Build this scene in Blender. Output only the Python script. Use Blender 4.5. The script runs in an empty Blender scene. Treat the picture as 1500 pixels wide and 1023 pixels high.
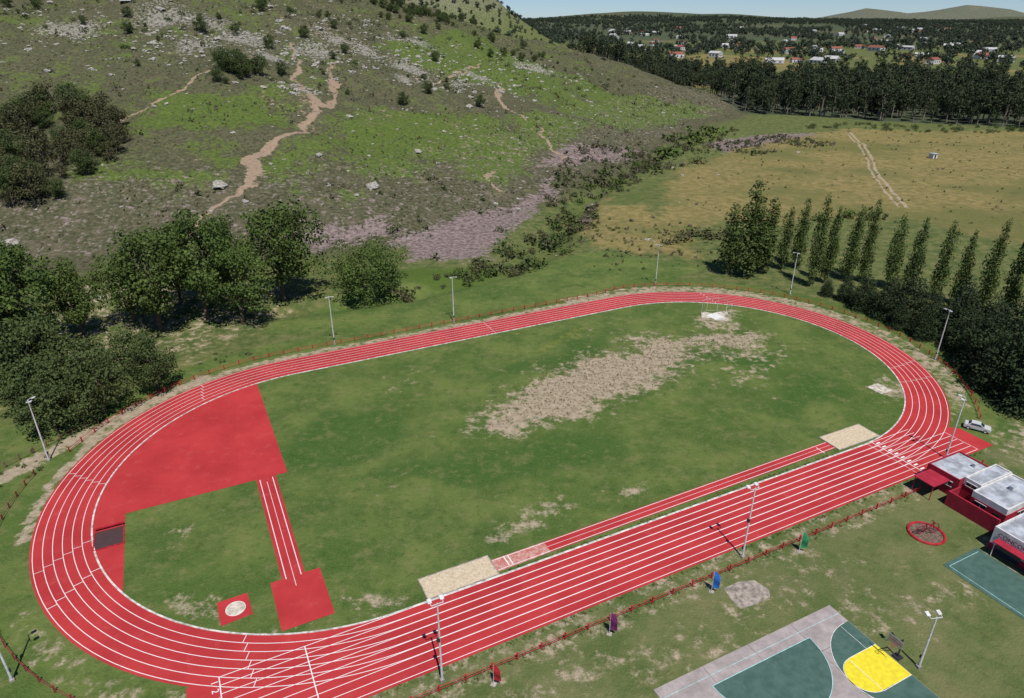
import bpy, math, random
import numpy as np
from mathutils import Vector
random.seed(7); RS=np.random.RandomState(11)
scn=bpy.context.scene
R=math.radians
# ------------------------------------------------------------------ terrain
A_TR=math.atan2(.443,.896)
D=np.array([math.cos(A_TR),math.sin(A_TR)]);N=np.array([-D[1],D[0]])
C=58.3*D+100.4*N
L=84.39/2+.3
def W(a,b):
    p=C+a*D+b*N
    return float(p[0]),float(p[1])
foot=[(-420,140),(-200,175),(-100,195),(-20,228),(60,345),(150,520),(215,600),(225,700),(150,850),(0,1000),(-300,1200),(-800,1200),(-900,300)]
creek=[(-60,166),(-28,178),(-2,198),(11,216),(28,279),(50,334),(81,393),(148,495)]
def sdf(x,y,poly):
    x=np.asarray(x,float);y=np.asarray(y,float)
    d=np.full(x.shape,1e18);ins=np.zeros(x.shape,bool);n=len(poly)
    for i in range(n):
        ax,ay=poly[i];bx,by=poly[(i+1)%n];ex,ey=bx-ax,by-ay
        t=np.clip(((x-ax)*ex+(y-ay)*ey)/(ex*ex+ey*ey+1e-12),0,1)
        d=np.minimum(d,(x-ax-t*ex)**2+(y-ay-t*ey)**2)
        ins^=((ay>y)!=(by>y))&(x<(bx-ax)*(y-ay)/((by-ay) if by!=ay else 1e-9)+ax)
    d=np.sqrt(d);return np.where(ins,d,-d)
def pdist(x,y,pl):
    d=np.full(np.shape(x),1e18)
    for i in range(len(pl)-1):
        ax,ay=pl[i];bx,by=pl[i+1];ex,ey=bx-ax,by-ay
        t=np.clip(((x-ax)*ex+(y-ay)*ey)/(ex*ex+ey*ey+1e-12),0,1)
        d=np.minimum(d,(x-ax-t*ex)**2+(y-ay-t*ey)**2)
    return np.sqrt(d)
def hsh(i,j,s):
    v=np.sin(i*127.1+j*311.7+s*74.7)*43758.5453
    return v-np.floor(v)
def vnoise(x,y,s=0):
    i=np.floor(x);j=np.floor(y);fx=x-i;fy=y-j
    fx=fx*fx*(3-2*fx);fy=fy*fy*(3-2*fy)
    return (hsh(i,j,s)*(1-fx)+hsh(i+1,j,s)*fx)*(1-fy)+(hsh(i,j+1,s)*(1-fx)+hsh(i+1,j+1,s)*fx)*fy
def fbm(x,y,sc,o=4,s=0):
    r=0;a=.5;t=0
    for k in range(o):
        r=r+a*vnoise(x/sc*2**k+17.3*k,y/sc*2**k-9.1*k,s+k);t+=a;a*=.5
    return r/t
def sst(a,b,x):
    t=np.clip((x-a)/(b-a),0,1);return t*t*(3-2*t)
def ovald(x,y):
    """track radius coordinate plus local a,b"""
    px=x-C[0];py=y-C[1];a=px*D[0]+py*D[1];b=px*N[0]+py*N[1]
    return np.hypot(np.maximum(np.abs(a)-L,0),b),a,b
def height(x,y):
    x=np.asarray(x,float);y=np.asarray(y,float)
    s=np.maximum(sdf(x,y,foot),0)
    h=.3*(np.sqrt(s*s+400)-20)
    rdg=1-np.abs(2*fbm(x,y,60,3,13)-1)
    h=h+sst(10,90,s)*((fbm(x,y,70,5,3)-.5)*12-(rdg-.75)*9)+sst(0,40,s)*(fbm(x,y,9,3,5)-.5)*1.5
    rr,a,b=ovald(x,y)
    off=sst(52,75,rr)
    near=1-sst(20,60,s)
    h=h+off*near*(fbm(x,y,28,4,8)-.5)*2.4*(y>120)
    cd=pdist(x,y,creek)
    h=h-off*2.6*np.exp(-(cd/5.5)**2)
    far=sst(1300,5200,y)
    h=h+far*(62+60*(fbm(x,y,1500,4,21)-.45))
    h=h+130*np.exp(-(((x+120)/170)**2+((y-1420)/220)**2))*(.75+.5*fbm(x,y,90,4,33))
    def bump(cx,cy,w,l,hh):
        return hh*np.exp(-(((x-cx)/w)**2+((y-cy)/l)**2))
    h=h+bump(3320,7000,300,500,95)+bump(4300,7000,420,500,130)+bump(3800,7400,900,500,45)+bump(900,6000,700,600,62)+bump(1900,6500,500,600,55)
    return h
def hz(x,y): return float(height(np.array([x]),np.array([y]))[0])
# ------------------------------------------------------------------ nodes helpers
class NT:
    def __init__(s,name,rough=.9,spec=.2):
        s.m=bpy.data.materials.new(name);s.m.use_nodes=True;s.t=s.m.node_tree
        s.b=s.t.nodes['Principled BSDF'];s.b.inputs['Roughness'].default_value=rough
        s.b.inputs['Specular IOR Level'].default_value=spec
    def n(s,k,**kw):
        q=s.t.nodes.new(k)
        for a,b in kw.items(): setattr(q,a,b)
        return q
    def l(s,a,b): s.t.links.new(a,b)
    def put(s,inp,v):
        if isinstance(v,bpy.types.NodeSocket): s.l(v,inp)
        elif isinstance(v,(tuple,list)): inp.default_value=(*v,1) if len(v)==3 and inp.type=='RGBA' else v
        else: inp.default_value=v
    def pos(s): 
        if not hasattr(s,'_p'): s._p=s.n('ShaderNodeNewGeometry').outputs['Position']
        return s._p
    def noise(s,scale,detail=5,rough=.6,vec=None,dist=0,off=None):
        q=s.n('ShaderNodeTexNoise');q.inputs['Scale'].default_value=scale;q.inputs['Detail'].default_value=detail
        q.inputs['Roughness'].default_value=rough;q.inputs['Distortion'].default_value=dist
        v=vec if vec is not None else s.pos()
        if off is not None:
            a=s.n('ShaderNodeVectorMath',operation='ADD');s.l(v,a.inputs[0]);a.inputs[1].default_value=(off,off*.7,off*.3);v=a.outputs[0]
        s.l(v,q.inputs['Vector']);return q.outputs['Fac']
    def math(s,op,a,b=0.,c=0.,clamp=False):
        q=s.n('ShaderNodeMath',operation=op,use_clamp=clamp)
        s.put(q.inputs[0],a);s.put(q.inputs[1],b);s.put(q.inputs[2],c);return q.outputs[0]
    def mr(s,v,a,b,c=0.,d=1.):
        q=s.n('ShaderNodeMapRange',interpolation_type='SMOOTHSTEP');s.put(q.inputs[0],v)
        for i,k in enumerate((a,b,c,d)): q.inputs[i+1].default_value=k
        return q.outputs[0]
    def mix(s,f,a,b):
        q=s.n('ShaderNodeMix',data_type='RGBA');s.put(q.inputs[0],f);s.put(q.inputs[6],a);s.put(q.inputs[7],b);return q.outputs[2]
    def attr(s,name):
        q=s.n('ShaderNodeAttribute');q.attribute_name=name
        return q
    def bump(s,h,st,dist):
        q=s.n('ShaderNodeBump');q.inputs['Strength'].default_value=st;q.inputs['Distance'].default_value=dist
        s.l(h,q.inputs['Height']);s.l(q.outputs[0],s.b.inputs['Normal'])
    def col(s,c): s.put(s.b.inputs['Base Color'],c)
def simple(name,col,rough=.6,var=.15,scale=1.5,metal=0,spec=.3):
    t=NT(name,rough,spec);n=t.noise(scale,5)
    c2=tuple(max(0,x*(1-var*1.6)) for x in col);c3=tuple(min(1,x*(1+var*.5)) for x in col)
    t.col(t.mix(t.mr(n,.3,.7),c2,c3));t.b.inputs['Metallic'].default_value=metal
    return t.m
# ------------------------------------------------------------------ mesh builder
class MB:
    def __init__(s): s.v=[];s.f=[];s.m=[]
    def add(s,vs,fs,mi=0):
        o=len(s.v);s.v+=[tuple(map(float,p)) for p in vs];s.f+=[tuple(i+o for i in f) for f in fs];s.m+=[mi]*len(fs)
    def poly(s,p,z=None,mi=0):
        s.add([(*q[:2],z) if z is not None else q for q in p],[tuple(range(len(p)))],mi)
    def box(s,c,d,rz=0,mi=0,tilt=0,taper=1):
        vs=[]
        for z in (-1,1):
            for x,y in ((-1,-1),(1,-1),(1,1),(-1,1)):
                k=taper if z>0 else 1
                X,Y,Z=x*d[0]/2*k,y*d[1]/2*k,z*d[2]/2
                Y,Z=Y*math.cos(tilt)-Z*math.sin(tilt),Y*math.sin(tilt)+Z*math.cos(tilt)
                vs.append((c[0]+X*math.cos(rz)-Y*math.sin(rz),c[1]+X*math.sin(rz)+Y*math.cos(rz),c[2]+Z))
        s.add(vs,[(0,3,2,1),(4,5,6,7),(0,1,5,4),(1,2,6,5),(2,3,7,6),(3,0,4,7)],mi)
    def cyl(s,p,q,r0,r1=None,n=10,mi=0):
        r1=r0 if r1 is None else r1
        p=Vector(p);q=Vector(q);d=(q-p).normalized();u=d.orthogonal().normalized();w=d.cross(u)
        vs=[];
        for c,r in ((p,r0),(q,r1)):
            for i in range(n):
                a=2*math.pi*i/n;vs.append(c+u*r*math.cos(a)+w*r*math.sin(a))
        s.add(vs,[(i,(i+1)%n,n+(i+1)%n,n+i) for i in range(n)]+[tuple(range(n))[::-1],tuple(range(n,2*n))],mi)
    def torus(s,c,R_,r,nrm=(0,0,1),n=28,k=8,mi=0):
        c=Vector(c);d=Vector(nrm).normalized();u=d.orthogonal().normalized();w=d.cross(u);vs=[]
        for i in range(n):
            a=2*math.pi*i/n;e=u*math.cos(a)+w*math.sin(a)
            for j in range(k):
                b=2*math.pi*j/k;vs.append(c+e*(R_+r*math.cos(b))+d*r*math.sin(b))
        s.add(vs,[(i*k+j,((i+1)%n)*k+j,((i+1)%n)*k+(j+1)%k,i*k+(j+1)%k) for i in range(n) for j in range(k)],mi)
    def strip(s,pts,w,z,mi=0,closed=False):
        P=np.array(pts,float);n=len(P)
        T=np.zeros_like(P)
        if closed: T=np.roll(P,-1,0)-np.roll(P,1,0)
        else:
            T[1:-1]=P[2:]-P[:-2];T[0]=P[1]-P[0];T[-1]=P[-1]-P[-2]
        T/=np.linalg.norm(T,axis=1)[:,None]+1e-9
        Q=np.stack([-T[:,1],T[:,0]],1)*w/2
        vs=[(*p,z) for p in P+Q]+[(*p,z) for p in P-Q]
        m=n if closed else n-1
        s.add(vs,[(i,n+i,n+(i+1)%n,(i+1)%n) for i in range(m)],mi)
    def obj(s,name,mats,loc=(0,0,0),rz=0,parent=None,smooth=False):
        me=bpy.data.meshes.new(name);me.from_pydata(s.v,[],s.f)
        for m in mats: me.materials.append(m)
        me.polygons.foreach_set('material_index',s.m)
        if smooth: me.polygons.foreach_set('use_smooth',[True]*len(s.f))
        me.update();o=bpy.data.objects.new(name,me);scn.collection.objects.link(o)
        o.location=loc;o.rotation_euler=(0,0,rz)
        if parent is not None: o.parent=parent
        return o
def empty(name,loc=(0,0,0),rz=0):
    o=bpy.data.objects.new(name,None);o.empty_display_size=.5;scn.collection.objects.link(o);o.location=loc;o.rotation_euler=(0,0,rz);return o
CL=(float(C[0]),float(C[1]),0)
# ------------------------------------------------------------------ ground mesh
def axis(segs):
    out=[segs[0][0]]
    for a,b,st,g in segs:
        x=a;s=st
        while True:
            x+=s;s*=g
            if x>=b: break
            out.append(x)
        out.append(b)
    return np.array(out)
xp=axis([(0,330,1.1,1.0),(330,9000,1.5,1.07)])
xn=-axis([(0,330,1.1,1.0),(330,3000,1.5,1.09)])[::-1]
xs=np.concatenate([xn[:-1],xp])
ys=axis([(20,270,.9,1.0),(270,640,1.7,1.0),(640,12000,2.2,1.035)])
X,Y=np.meshgrid(xs,ys);Z=height(X,Y)
ny,nx=X.shape
WX=X+(fbm(X,Y,14,4,91)-.5)*15;WY=Y+(fbm(X,Y,14,4,95)-.5)*15
def soft(poly,w,warp=False): return np.clip(.5+sdf(WX if warp else X,WY if warp else Y,poly)/(2*w),0,1)
def line(pl,w,f=1.): 
    d=pdist(X,Y,pl);return np.clip(1-(d-w)/(f*w),0,1)
rr,AA,BB=ovald(X,Y)
S=sdf(X,Y,foot)
green=np.zeros_like(X)
G=[[(-162,330),(-113,366),(-100,315),(-130,300),(-159,295)],[(-100,276),(-73,367),(-11,397),(0,360),(-16,327),(-59,257),(-86,262)],
   [(-102,485),(-29,637),(80,571),(166,582),(120,500),(64,441),(-13,460)],[(-160,250),(-120,250),(-112,285),(-150,290)],[(-30,300),(0,300),(25,380),(50,440),(10,420)]]
for g in G: green=np.maximum(green,soft(g,20,True))
green=np.maximum(green,.4*sst(50,140,S))
green=green*np.clip(.1+1.75*fbm(X,Y,34,4,31),0,1.1)
hillw=sst(-6,10,S+8*(fbm(X,Y,15,3,9)-.5))
purp=np.zeros_like(X)
for g in [[(-38,229),(-13,263),(12,289),(8,262),(3,248),(-7,213),(-32,206)],[(10,325),(30,382),(75,404),(60,370),(27,346)],[(126,450),(208,479),(194,424),(121,400)],[(-80,222),(-48,249),(-36,235),(-62,215)],[(-10,262),(14,300),(24,330),(18,290),(6,262)]]:
    purp=np.maximum(purp,1.05*soft(g,9,True))
purp=np.maximum(purp,.42*sst(2,20,S)*(1-sst(60,130,S)))
gold=soft([(53,248),(80,330),(95,369),(150,430),(233,495),(340,485),(900,470),(900,200),(178,215),(150,262),(92,250)],16,True)
gold=np.maximum(gold,.62*soft([(25,215),(60,205),(70,240),(53,280),(35,300),(22,250)],8,True))
gold=np.maximum(gold,sst(700,900,Y)*np.clip((fbm(X,Y,200,3,41)-.54)*7,0,1)*.9)
gold=np.maximum(gold,soft([(560,800),(700,830),(640,1180),(470,1100)],40))
gold=np.maximum(gold,.8*soft([(215,1104),(500,1100),(560,1500),(430,1700),(250,1400)],60))
dirt=np.zeros_like(X)
for pl,w in [([(-125,160),(-112,174),(-109,200),(-109,231),(-104,248),(-98,262)],.9),([(-98,262),(-105,284),(-100,293)],1.7),([(-100,293),(-92,310),(-90,340),(-105,361),(-129,443)],1.),
          ([(-90,340),(-90,363),(-103,430)],.9),([(-10,499),(-6,433),(6,407)],.8),([(19,399),(20,374),(27,350)],.8),([(-8,315),(-12,303),(-4,291)],.8),([(-60,430),(-40,470),(-20,520)],.5),([(-170,300),(-150,340),(-140,400)],.5),
          ([(228,479),(215,430),(178,334),(160,274)],.5),([(225,479),(212,430),(175,334),(157,274)],.4),([(-95,85),(-84,93),(-82,99),(-73,115),(-65,128)],1.1)]:
    j=np.where(S>0,5.0,1.0)
    d=pdist(X+j*(fbm(X,Y,10,3,61)-.5)*2,Y+j*(fbm(X,Y,10,3,62)-.5)*2,pl);dirt=np.maximum(dirt,.95*np.clip(1-(d-w)/(w*1.6),0,1))
dirt=np.maximum(dirt,.58*soft([(-100,290),(-88,300),(-88,345),(-102,362),(-112,350),(-98,320)],6,True))
dirt=np.maximum(dirt,.55*soft([(-128,200),(-60,185),(-50,168),(-62,140),(-100,118),(-135,120)],10,True))
dirt=np.maximum(dirt,.42*sst(0,15,S)*sst(.5,.7,fbm(X,Y,40,4,77)))
dirt=np.maximum(dirt,.8*((rr>44.0)&(rr<46.3)&(BB>0)))
dirt=np.maximum(dirt,.7*((rr>44.0)&(rr<49)&(AA>30))*sst(-48,-30,BB))
dirt=np.maximum(dirt,.5*sst(44,45,rr)*(1-sst(47,54,rr))*(AA<-50)*(BB<-15))
dirt=np.maximum(dirt,.8*soft([W(-68,-49),W(-64,-46),W(-80,-38),W(-90,-30),W(-92,-50),W(-75,-56)],2.5,True))
dirt=np.maximum(dirt,.54*((BB<-46)&(BB>-51.5)&(AA<40)&(AA>-60)))
for bb in (-55.5,-57.4,-63,-64.8): dirt=np.maximum(dirt,.56*np.clip(1-np.abs(BB-bb+2*np.sin(AA/23))/.8,0,1)*(AA<30))
for g,w,k in [([(-6,110),(3,123.5),(12,135.5),(24,143),(38,149),(48,148),(42,137),(34,127),(17,114.5),(3,109)],5,1.06),([(-14,108),(-2,125),(12,144),(44,154),(66,157),(58,137),(40,125),(16,110)],7,.62),
            ([(34,145),(44,152),(60,156),(66,150),(54,142),(38,138)],5.,.84),([(24,132),(29,139),(38,139),(32,130)],2,1.5),([(44,147),(48,151),(56,151),(50,146)],2,1.1),([W(-50.4,6),W(-44,8),W(-44,3),W(-50,1)],2,.72),
            ([W(-27,-27),W(-17,-24),W(-10,-27),W(-17,-31),W(-27,-32)],3,.76),([W(-5,-26),W(4,-25),W(4,-30),W(-5,-31)],3,.78),([W(52,14),W(52,28),W(67,28),W(68,13)],4,.76),
            ([W(58,-20),W(69,-18),W(71,-28),W(60,-29)],3,.68),([W(30,-8),W(60,6),W(66,0),W(40,-16)],5,.56),([W(-73,-2),W(-66,0),W(-66,-4),W(-72,-12)],3,.6),([W(-70,-18),W(-62,-22),W(-60,-32),W(-68,-26)],3,.66),([W(-50,-28),W(-40,-30),W(-42,-35),W(-52,-34)],3,.62),([W(50,-42),W(85,-40),W(95,-60),W(70,-62)],6,.62),
            ([W(-30,20),W(-20,26),W(-14,22),W(-24,16)],4,.58),([W(20,25),W(40,33),W(46,28),W(26,22)],4,.54),([W(-40,-10),W(-30,-8),W(-34,-20)],4,.5),([W(-50,-52),W(20,-52),W(20,-60),W(-40,-64)],5,.54),([W(5,-62),W(40,-58),W(44,-66),W(8,-72)],4,.55),([W(-74,-20),W(-60,-33),W(-50,-35.5),W(-50,-33),W(-62,-28)],2,.6)]:
    dirt=np.maximum(dirt,k*soft(g,w,True))
rock=np.zeros_like(X)
for cx,cy,q in [(-64,463,17),(-90,468,14),(-23,487,13),(-117,440,18),(-168,400,16),(-73,533,24),(16,561,20),(-240,409,20),(-30,458,12),(-105,361,8),(-150,420,20),(-200,440,26),(-60,420,12),(-130,400,12),(-180,440,20),(-110,470,16)]:
    rock=np.maximum(rock,.85*np.exp(-((WX-cx)**2+(WY-cy)**2)/q**2))
rock=rock*sst(40,120,S)
rock=np.maximum(rock,.8*np.exp(-(((X+120)/200)**2+((Y-1420)/230)**2)))
rock=np.maximum(rock,.6*((Y>6300)&(X>2700)))
lawn=np.maximum(1-sst(46,62,rr),soft([(-60,150),(-30,150),(45,187),(60,200),(30,215),(5,208),(-5,196),(-30,200),(-60,160)],6))
lawn=np.maximum(lawn,1-sst(95,125,Y))
clover=np.zeros_like(X)
for g in [[W(-10,16),W(20,26),W(36,22),W(10,12)],[W(-40,-5),W(0,-6),W(10,-18),W(-25,-18)],[W(30,-20),W(55,-8),W(55,-22)],[W(-44,20),W(-25,10),W(-30,-2),W(-46,0)],[W(36,8),W(56,2),W(50,-6),W(34,0)]]: clover=np.maximum(clover,soft(g,5,True))
yellowf=np.maximum(.8*soft([W(5,28),W(30,31),W(30,26),W(8,23)],4,True),.6*soft([W(-48,30),W(-20,34),W(20,35.5),W(20,33),W(-30,28)],3,True))
outside=sst(46,48,-BB)*(BB<0)
bright=np.maximum.reduce([.72*soft([(-34,198),(-10,206),(-2,199),(-21,182),(-42,184)],5,True),.45*line(creek[2:],5,1.5),.5*soft([(30,275),(60,330),(80,330),(60,270)],12,True)])
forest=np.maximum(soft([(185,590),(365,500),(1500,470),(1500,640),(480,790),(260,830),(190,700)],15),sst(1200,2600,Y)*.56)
me=bpy.data.meshes.new('ground')
idx=np.arange(nx*ny).reshape(ny,nx)
co=np.stack([X,Y,Z],-1).reshape(-1,3).astype(np.float32)
fc=np.stack([idx[:-1,:-1],idx[:-1,1:],idx[1:,1:],idx[1:,:-1]],-1).reshape(-1,4).astype(np.int32)
def fastmesh(me,co,fc,k=4):
    me.vertices.add(len(co));me.vertices.foreach_set('co',co.ravel())
    me.loops.add(fc.size);me.loops.foreach_set('vertex_index',fc.ravel())
    me.polygons.add(len(fc));me.polygons.foreach_set('loop_start',np.arange(0,fc.size,k,dtype=np.int32))
    me.update(calc_edges=True)
fastmesh(me,co,fc)
me.polygons.foreach_set('use_smooth',np.ones(len(fc),bool))
for nm,(r,g,b,a) in {'mA':(green,purp,gold,hillw),'mB':(dirt,lawn,rock,bright),'mC':(forest,clover,yellowf,outside)}.items():
    at=me.attributes.new(nm,'FLOAT_COLOR','POINT')
    at.data.foreach_set('color',np.stack([r,g,b,a],-1).astype(np.float32).ravel())
ground=bpy.data.objects.new('ground',me);scn.collection.objects.link(ground)
t=NT('ground_mat',.95,.1)
def sep(nm):
    a=t.attr(nm);q=t.n('ShaderNodeSeparateColor');t.l(a.outputs['Color'],q.inputs[0]);return q.outputs[0],q.outputs[1],q.outputs[2],a.outputs['Alpha']
aG,aP,aY,aH=sep('mA');aD,aL,aR,aB=sep('mB');aF,aC,aYF,aO=sep('mC')
n1=t.noise(.018,3,.55);n2=t.noise(.11,5,.68);n3=t.noise(.7,5,.7);n4=t.noise(3.5,3,.7);n5=t.noise(.05,4,.6,off=40)
n6=t.noise(.3,6,.75,off=90)
def m(mask,nz,amp=1.,lo=.4,hi=.6,amp2=.5):
    v=t.math('MULTIPLY_ADD',t.math('SUBTRACT',nz,.5),amp,mask)
    v=t.math('MULTIPLY_ADD',t.math('SUBTRACT',n3,.5),amp2,v)
    return t.mr(v,lo,hi)
# lawn
lawnc=t.mix(t.mr(n2,.34,.66),(.055,.1,.022),(.118,.158,.042))
lawnc=t.mix(t.math('MULTIPLY',t.mr(n5,.48,.66),.7),lawnc,(.05,.104,.019))
lawnc=t.mix(t.math('MULTIPLY',m(aC,n6,.9,.4,.7),.8),lawnc,(.034,.09,.016))
lawnc=t.mix(t.math('MULTIPLY',m(aYF,n6,1.2,.5,.8),.7),lawnc,(.17,.19,.025))
lawnc=t.mix(t.math('MULTIPLY',t.mr(n6,.5,.66),.55),lawnc,(.17,.168,.068))
lawnc=t.mix(t.math('MULTIPLY',t.mr(n3,.54,.72),.6),lawnc,(.19,.178,.085))
lawnc=t.mix(t.math('MULTIPLY',t.mr(n4,.4,.7),.45),lawnc,(.135,.165,.055))
lawnc=t.mix(t.math('MULTIPLY',t.mr(n3,.48,.3),.5),lawnc,(.03,.06,.013))
lawnc=t.mix(t.math('MULTIPLY',aO,t.mr(n2,.35,.65,.15,.5)),lawnc,(.17,.15,.085))
# shrubland
shr=t.mix(t.mr(n3,.35,.65),(.042,.048,.022),(.112,.104,.064))
shr=t.mix(t.math('MULTIPLY',t.mr(n6,.45,.66),.6),shr,(.068,.088,.032))
shr=t.mix(t.math('MULTIPLY',t.mr(n2,.5,.66),.6),shr,(.125,.105,.072))
shr=t.mix(t.math('MULTIPLY',t.mr(n4,.5,.75),.5),shr,(.18,.155,.115))
grn=t.mix(t.mr(n3,.3,.7),(.052,.082,.02),(.115,.155,.036))
grn=t.mix(t.math('MULTIPLY',t.mr(n6,.52,.66),.7),grn,(.08,.08,.042))
purpc=t.mix(t.mr(n3,.35,.65),(.1,.082,.066),(.28,.215,.215))
purpc=t.mix(t.math('MULTIPLY',t.mr(n4,.55,.7),.5),purpc,(.08,.09,.05))
goldc=t.mix(t.mr(n6,.3,.7),(.125,.118,.04),(.27,.21,.09))
goldc=t.mix(t.mr(n1,.46,.66),goldc,t.mix(n3,(.08,.1,.03),(.18,.16,.06)))
goldc=t.mix(t.math('MULTIPLY',t.mr(n2,.55,.7),.6),goldc,(.09,.1,.035))
rough_g=t.mix(t.mr(n6,.35,.65),(.055,.088,.024),(.145,.15,.056))
rough_g=t.mix(t.math('MULTIPLY',t.mr(n3,.52,.7),.5),rough_g,(.19,.17,.085))
base=t.mix(aH,rough_g,shr)
base=t.mix(m(aG,n2,1.4,.42,.62,.9),base,grn)
base=t.mix(m(aP,n6,1.2,.45,.65,.8),base,purpc)
base=t.mix(m(aY,n2,.7,.35,.6),base,goldc)
base=t.mix(t.math('MULTIPLY',m(aF,n2,.3),.85),base,t.mix(n2,(.032,.048,.034),(.065,.08,.052)))  # woodland ground green, shifted bluish to stand in for aerial haze
base=t.mix(t.math('MULTIPLY',m(aR,n3,2.2,.62,.76,.6),.88),base,t.mix(n4,(.13,.12,.1),(.38,.36,.32)))
base=t.mix(m(aL,n6,.5,.4,.6),base,lawnc)
base=t.mix(m(aB,n6,1.1,.42,.65),base,t.mix(n3,(.045,.082,.016),(.095,.135,.03)))
dirtc=t.mix(t.mr(n3,.25,.75),(.17,.13,.08),(.42,.34,.25))
dirtc=t.mix(t.math('MULTIPLY',t.mr(n4,.3,.7),.4),dirtc,(.5,.43,.33))
dirtc=t.mix(t.math('MULTIPLY',aH,.6),dirtc,(.27,.18,.13))
base=t.mix(t.math('MULTIPLY',m(aD,n6,1.7,.48,.86,1.1),.92),base,dirtc)
t.col(base)
hb=t.math('ADD',t.math('MULTIPLY',n3,.5),t.math('MULTIPLY',n4,.3))
t.bump(hb,.8,.7)
me.materials.append(t.m)
# ------------------------------------------------------------------ track
t=NT('track_red',.8,.15)
na=t.noise(.12,4);nb=t.noise(2.5,5,.7);nc=t.noise(25,2);nd=t.noise(.5,5,.7,off=33)
c=t.mix(t.mr(na,.3,.7),(.33,.024,.028),(.42,.036,.038))
c=t.mix(t.math('MULTIPLY',t.mr(nb,.5,.8),.4),c,(.27,.03,.032))
c=t.mix(t.math('MULTIPLY',t.mr(nd,.52,.72),.4),c,(.44,.08,.075))
c=t.mix(t.math('MULTIPLY',t.mr(nc,.4,.8),.18),c,(.5,.1,.1));t.col(c);t.bump(nc,.2,.01)
RED=t.m
t=NT('line_white',.7,.2);nb=t.noise(3,5,.8);t.col(t.mix(t.mr(nb,.52,.8),(.74,.72,.72),(.55,.3,.3)));WHT=t.m
KERB=simple('kerb_white',(.62,.6,.56),.7,.35,1.2)
t=NT('red_faded',.85,.1);nb=t.noise(1.2,5,.8);t.col(t.mix(t.mr(nb,.35,.65),(.4,.1,.09),(.5,.33,.28)));REDF=t.m
def ovalpts(r,n=72):
    p=[(L+r*math.cos(a),r*math.sin(a)) for a in np.linspace(-math.pi/2,math.pi/2,n)]
    p+=[(-L+r*math.cos(a),r*math.sin(a)) for a in np.linspace(math.pi/2,3*math.pi/2,n)]
    return p
def arc(r,a0,a1,n=40): return [(-L+r*math.cos(R(a)),r*math.sin(R(a))) for a in np.linspace(a0,a1,n)]
tr=empty('running_track',CL,A_TR)
b=MB();b.strip(ovalpts(40.35),7.7,.03,closed=True);b.obj('oval_surface',[RED],parent=tr)
b=MB();b.poly([(-67.9,-46.7),(64,-46.7),(64,-40.6),(61,-38),(56,-36.5),(-67.9,-36.5)],.042);b.obj('straight_surface',[RED],parent=tr)
b=MB()
for k in range(1,7): b.strip(ovalpts(36.5+1.22*k),.085,.055,closed=True)
b.strip([(-64.4,-36.55),(-L,-36.55)],.09,.058)
for k in range(0,9): b.strip([(-64.4,-36.55-1.22*k),(-20,-36.55-1.22*k),(20,-36.55-1.22*k),(60 if k>2 else 55,-36.55-1.22*k)],.085,.06)
for a_,w_ in ((-64.4,.12),(-54.7,.12),(45.3,.14),(44.1,.06),(60.2,.08)): b.strip([(a_,-36.6 if a_<50 else -40.2),(a_,-46.4)],w_,.064)
for i in range(8): b.box((46.1,-37.2-1.22*i,.064),(.9,.3,.004),mi=0)
def tick(side,ang,k0,k1,w=.09,st=0):
    for k in range(k0,k1):
        a=R(ang+st*k);r0,r1=36.5+1.22*k+.05,36.5+1.22*(k+1)-.05
        b.strip([(side*L+r0*math.cos(a),r0*math.sin(a)),(side*L+r1*math.cos(a),r1*math.sin(a))],w,.066)
tick(-1,197,0,6,.1,0.9);tick(-1,186,0,6,.07,.9);tick(-1,163,0,6,.07,-1);tick(-1,120,1,6,.08,-1);tick(1,-40,0,6,.08,1);tick(1,-30,0,6,.08,1);tick(1,50,0,6,.08,1);tick(-1,240,0,6,.08,1)
for a_ in (5,): b.strip([(a_,36.6),(a_,43.8)],.06,.066)
b.obj('lane_lines',[WHT],parent=tr)
b=MB();P=ovalpts(36.42)
b.strip(P,.24,.09,closed=True)
for q in (36.30,36.54):
    Q=ovalpts(q);n=len(Q);b.add([(*p,0.) for p in Q]+[(*p,.09) for p in Q],[(i,(i+1)%n,n+(i+1)%n,n+i) for i in range(n)])
b.obj('inner_kerb',[KERB],parent=tr)
for i in range(8):
    cu=bpy.data.curves.new('lane_number','FONT');cu.body=str(i+1);cu.size=1.1;cu.align_x='CENTER'
    oo=bpy.data.objects.new('lane_number',cu);scn.collection.objects.link(oo);oo.parent=tr;oo.location=(-65.3,-37.15-1.22*i,.07);oo.rotation_euler=(0,0,-math.pi/2);cu.materials.append(WHT)
# D zone
dz=empty('high_jump_apron',CL,A_TR)
b=MB();b.poly([(-50.3,.8)]+arc(36.3,102.7,178.7),.02);b.poly([(-74.5,.8)]+arc(36.3,178.7,208),.02);b.obj('apron_surface',[RED],parent=dz)
jv=empty('javelin_runway',CL,A_TR)
b=MB();b.poly([(-55.3,-25),(-52.2,-25),(-52.2,.9),(-55.3,.9)],.03);b.poly([(-56.8,-33),(-50.2,-33),(-50.2,-24),(-56.8,-24)],.042);b.obj('runway_surface',[RED],parent=jv)
b=MB();b.strip([(-54.75,-24.2),(-54.75,.5)],.1,.055);b.strip([(-52.75,-24.2),(-52.75,.5)],.1,.055);b.strip([(-53.75,-26),(-53.75,-.5)],.06,.055);b.obj('runway_lines',[WHT],parent=jv)
CONC=simple('concrete',(.36,.33,.29),.85,.3,.8)
CONCW=simple('concrete_pale',(.55,.5,.42),.85,.3,1.1)
sp=empty('shot_put_circle',CL,A_TR)
b=MB();b.poly([(-63.5,-28.8),(-59.6,-28.5),(-59.8,-24.4),(-63.6,-24.5)],.03);b.obj('pad',[RED],parent=sp)
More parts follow.
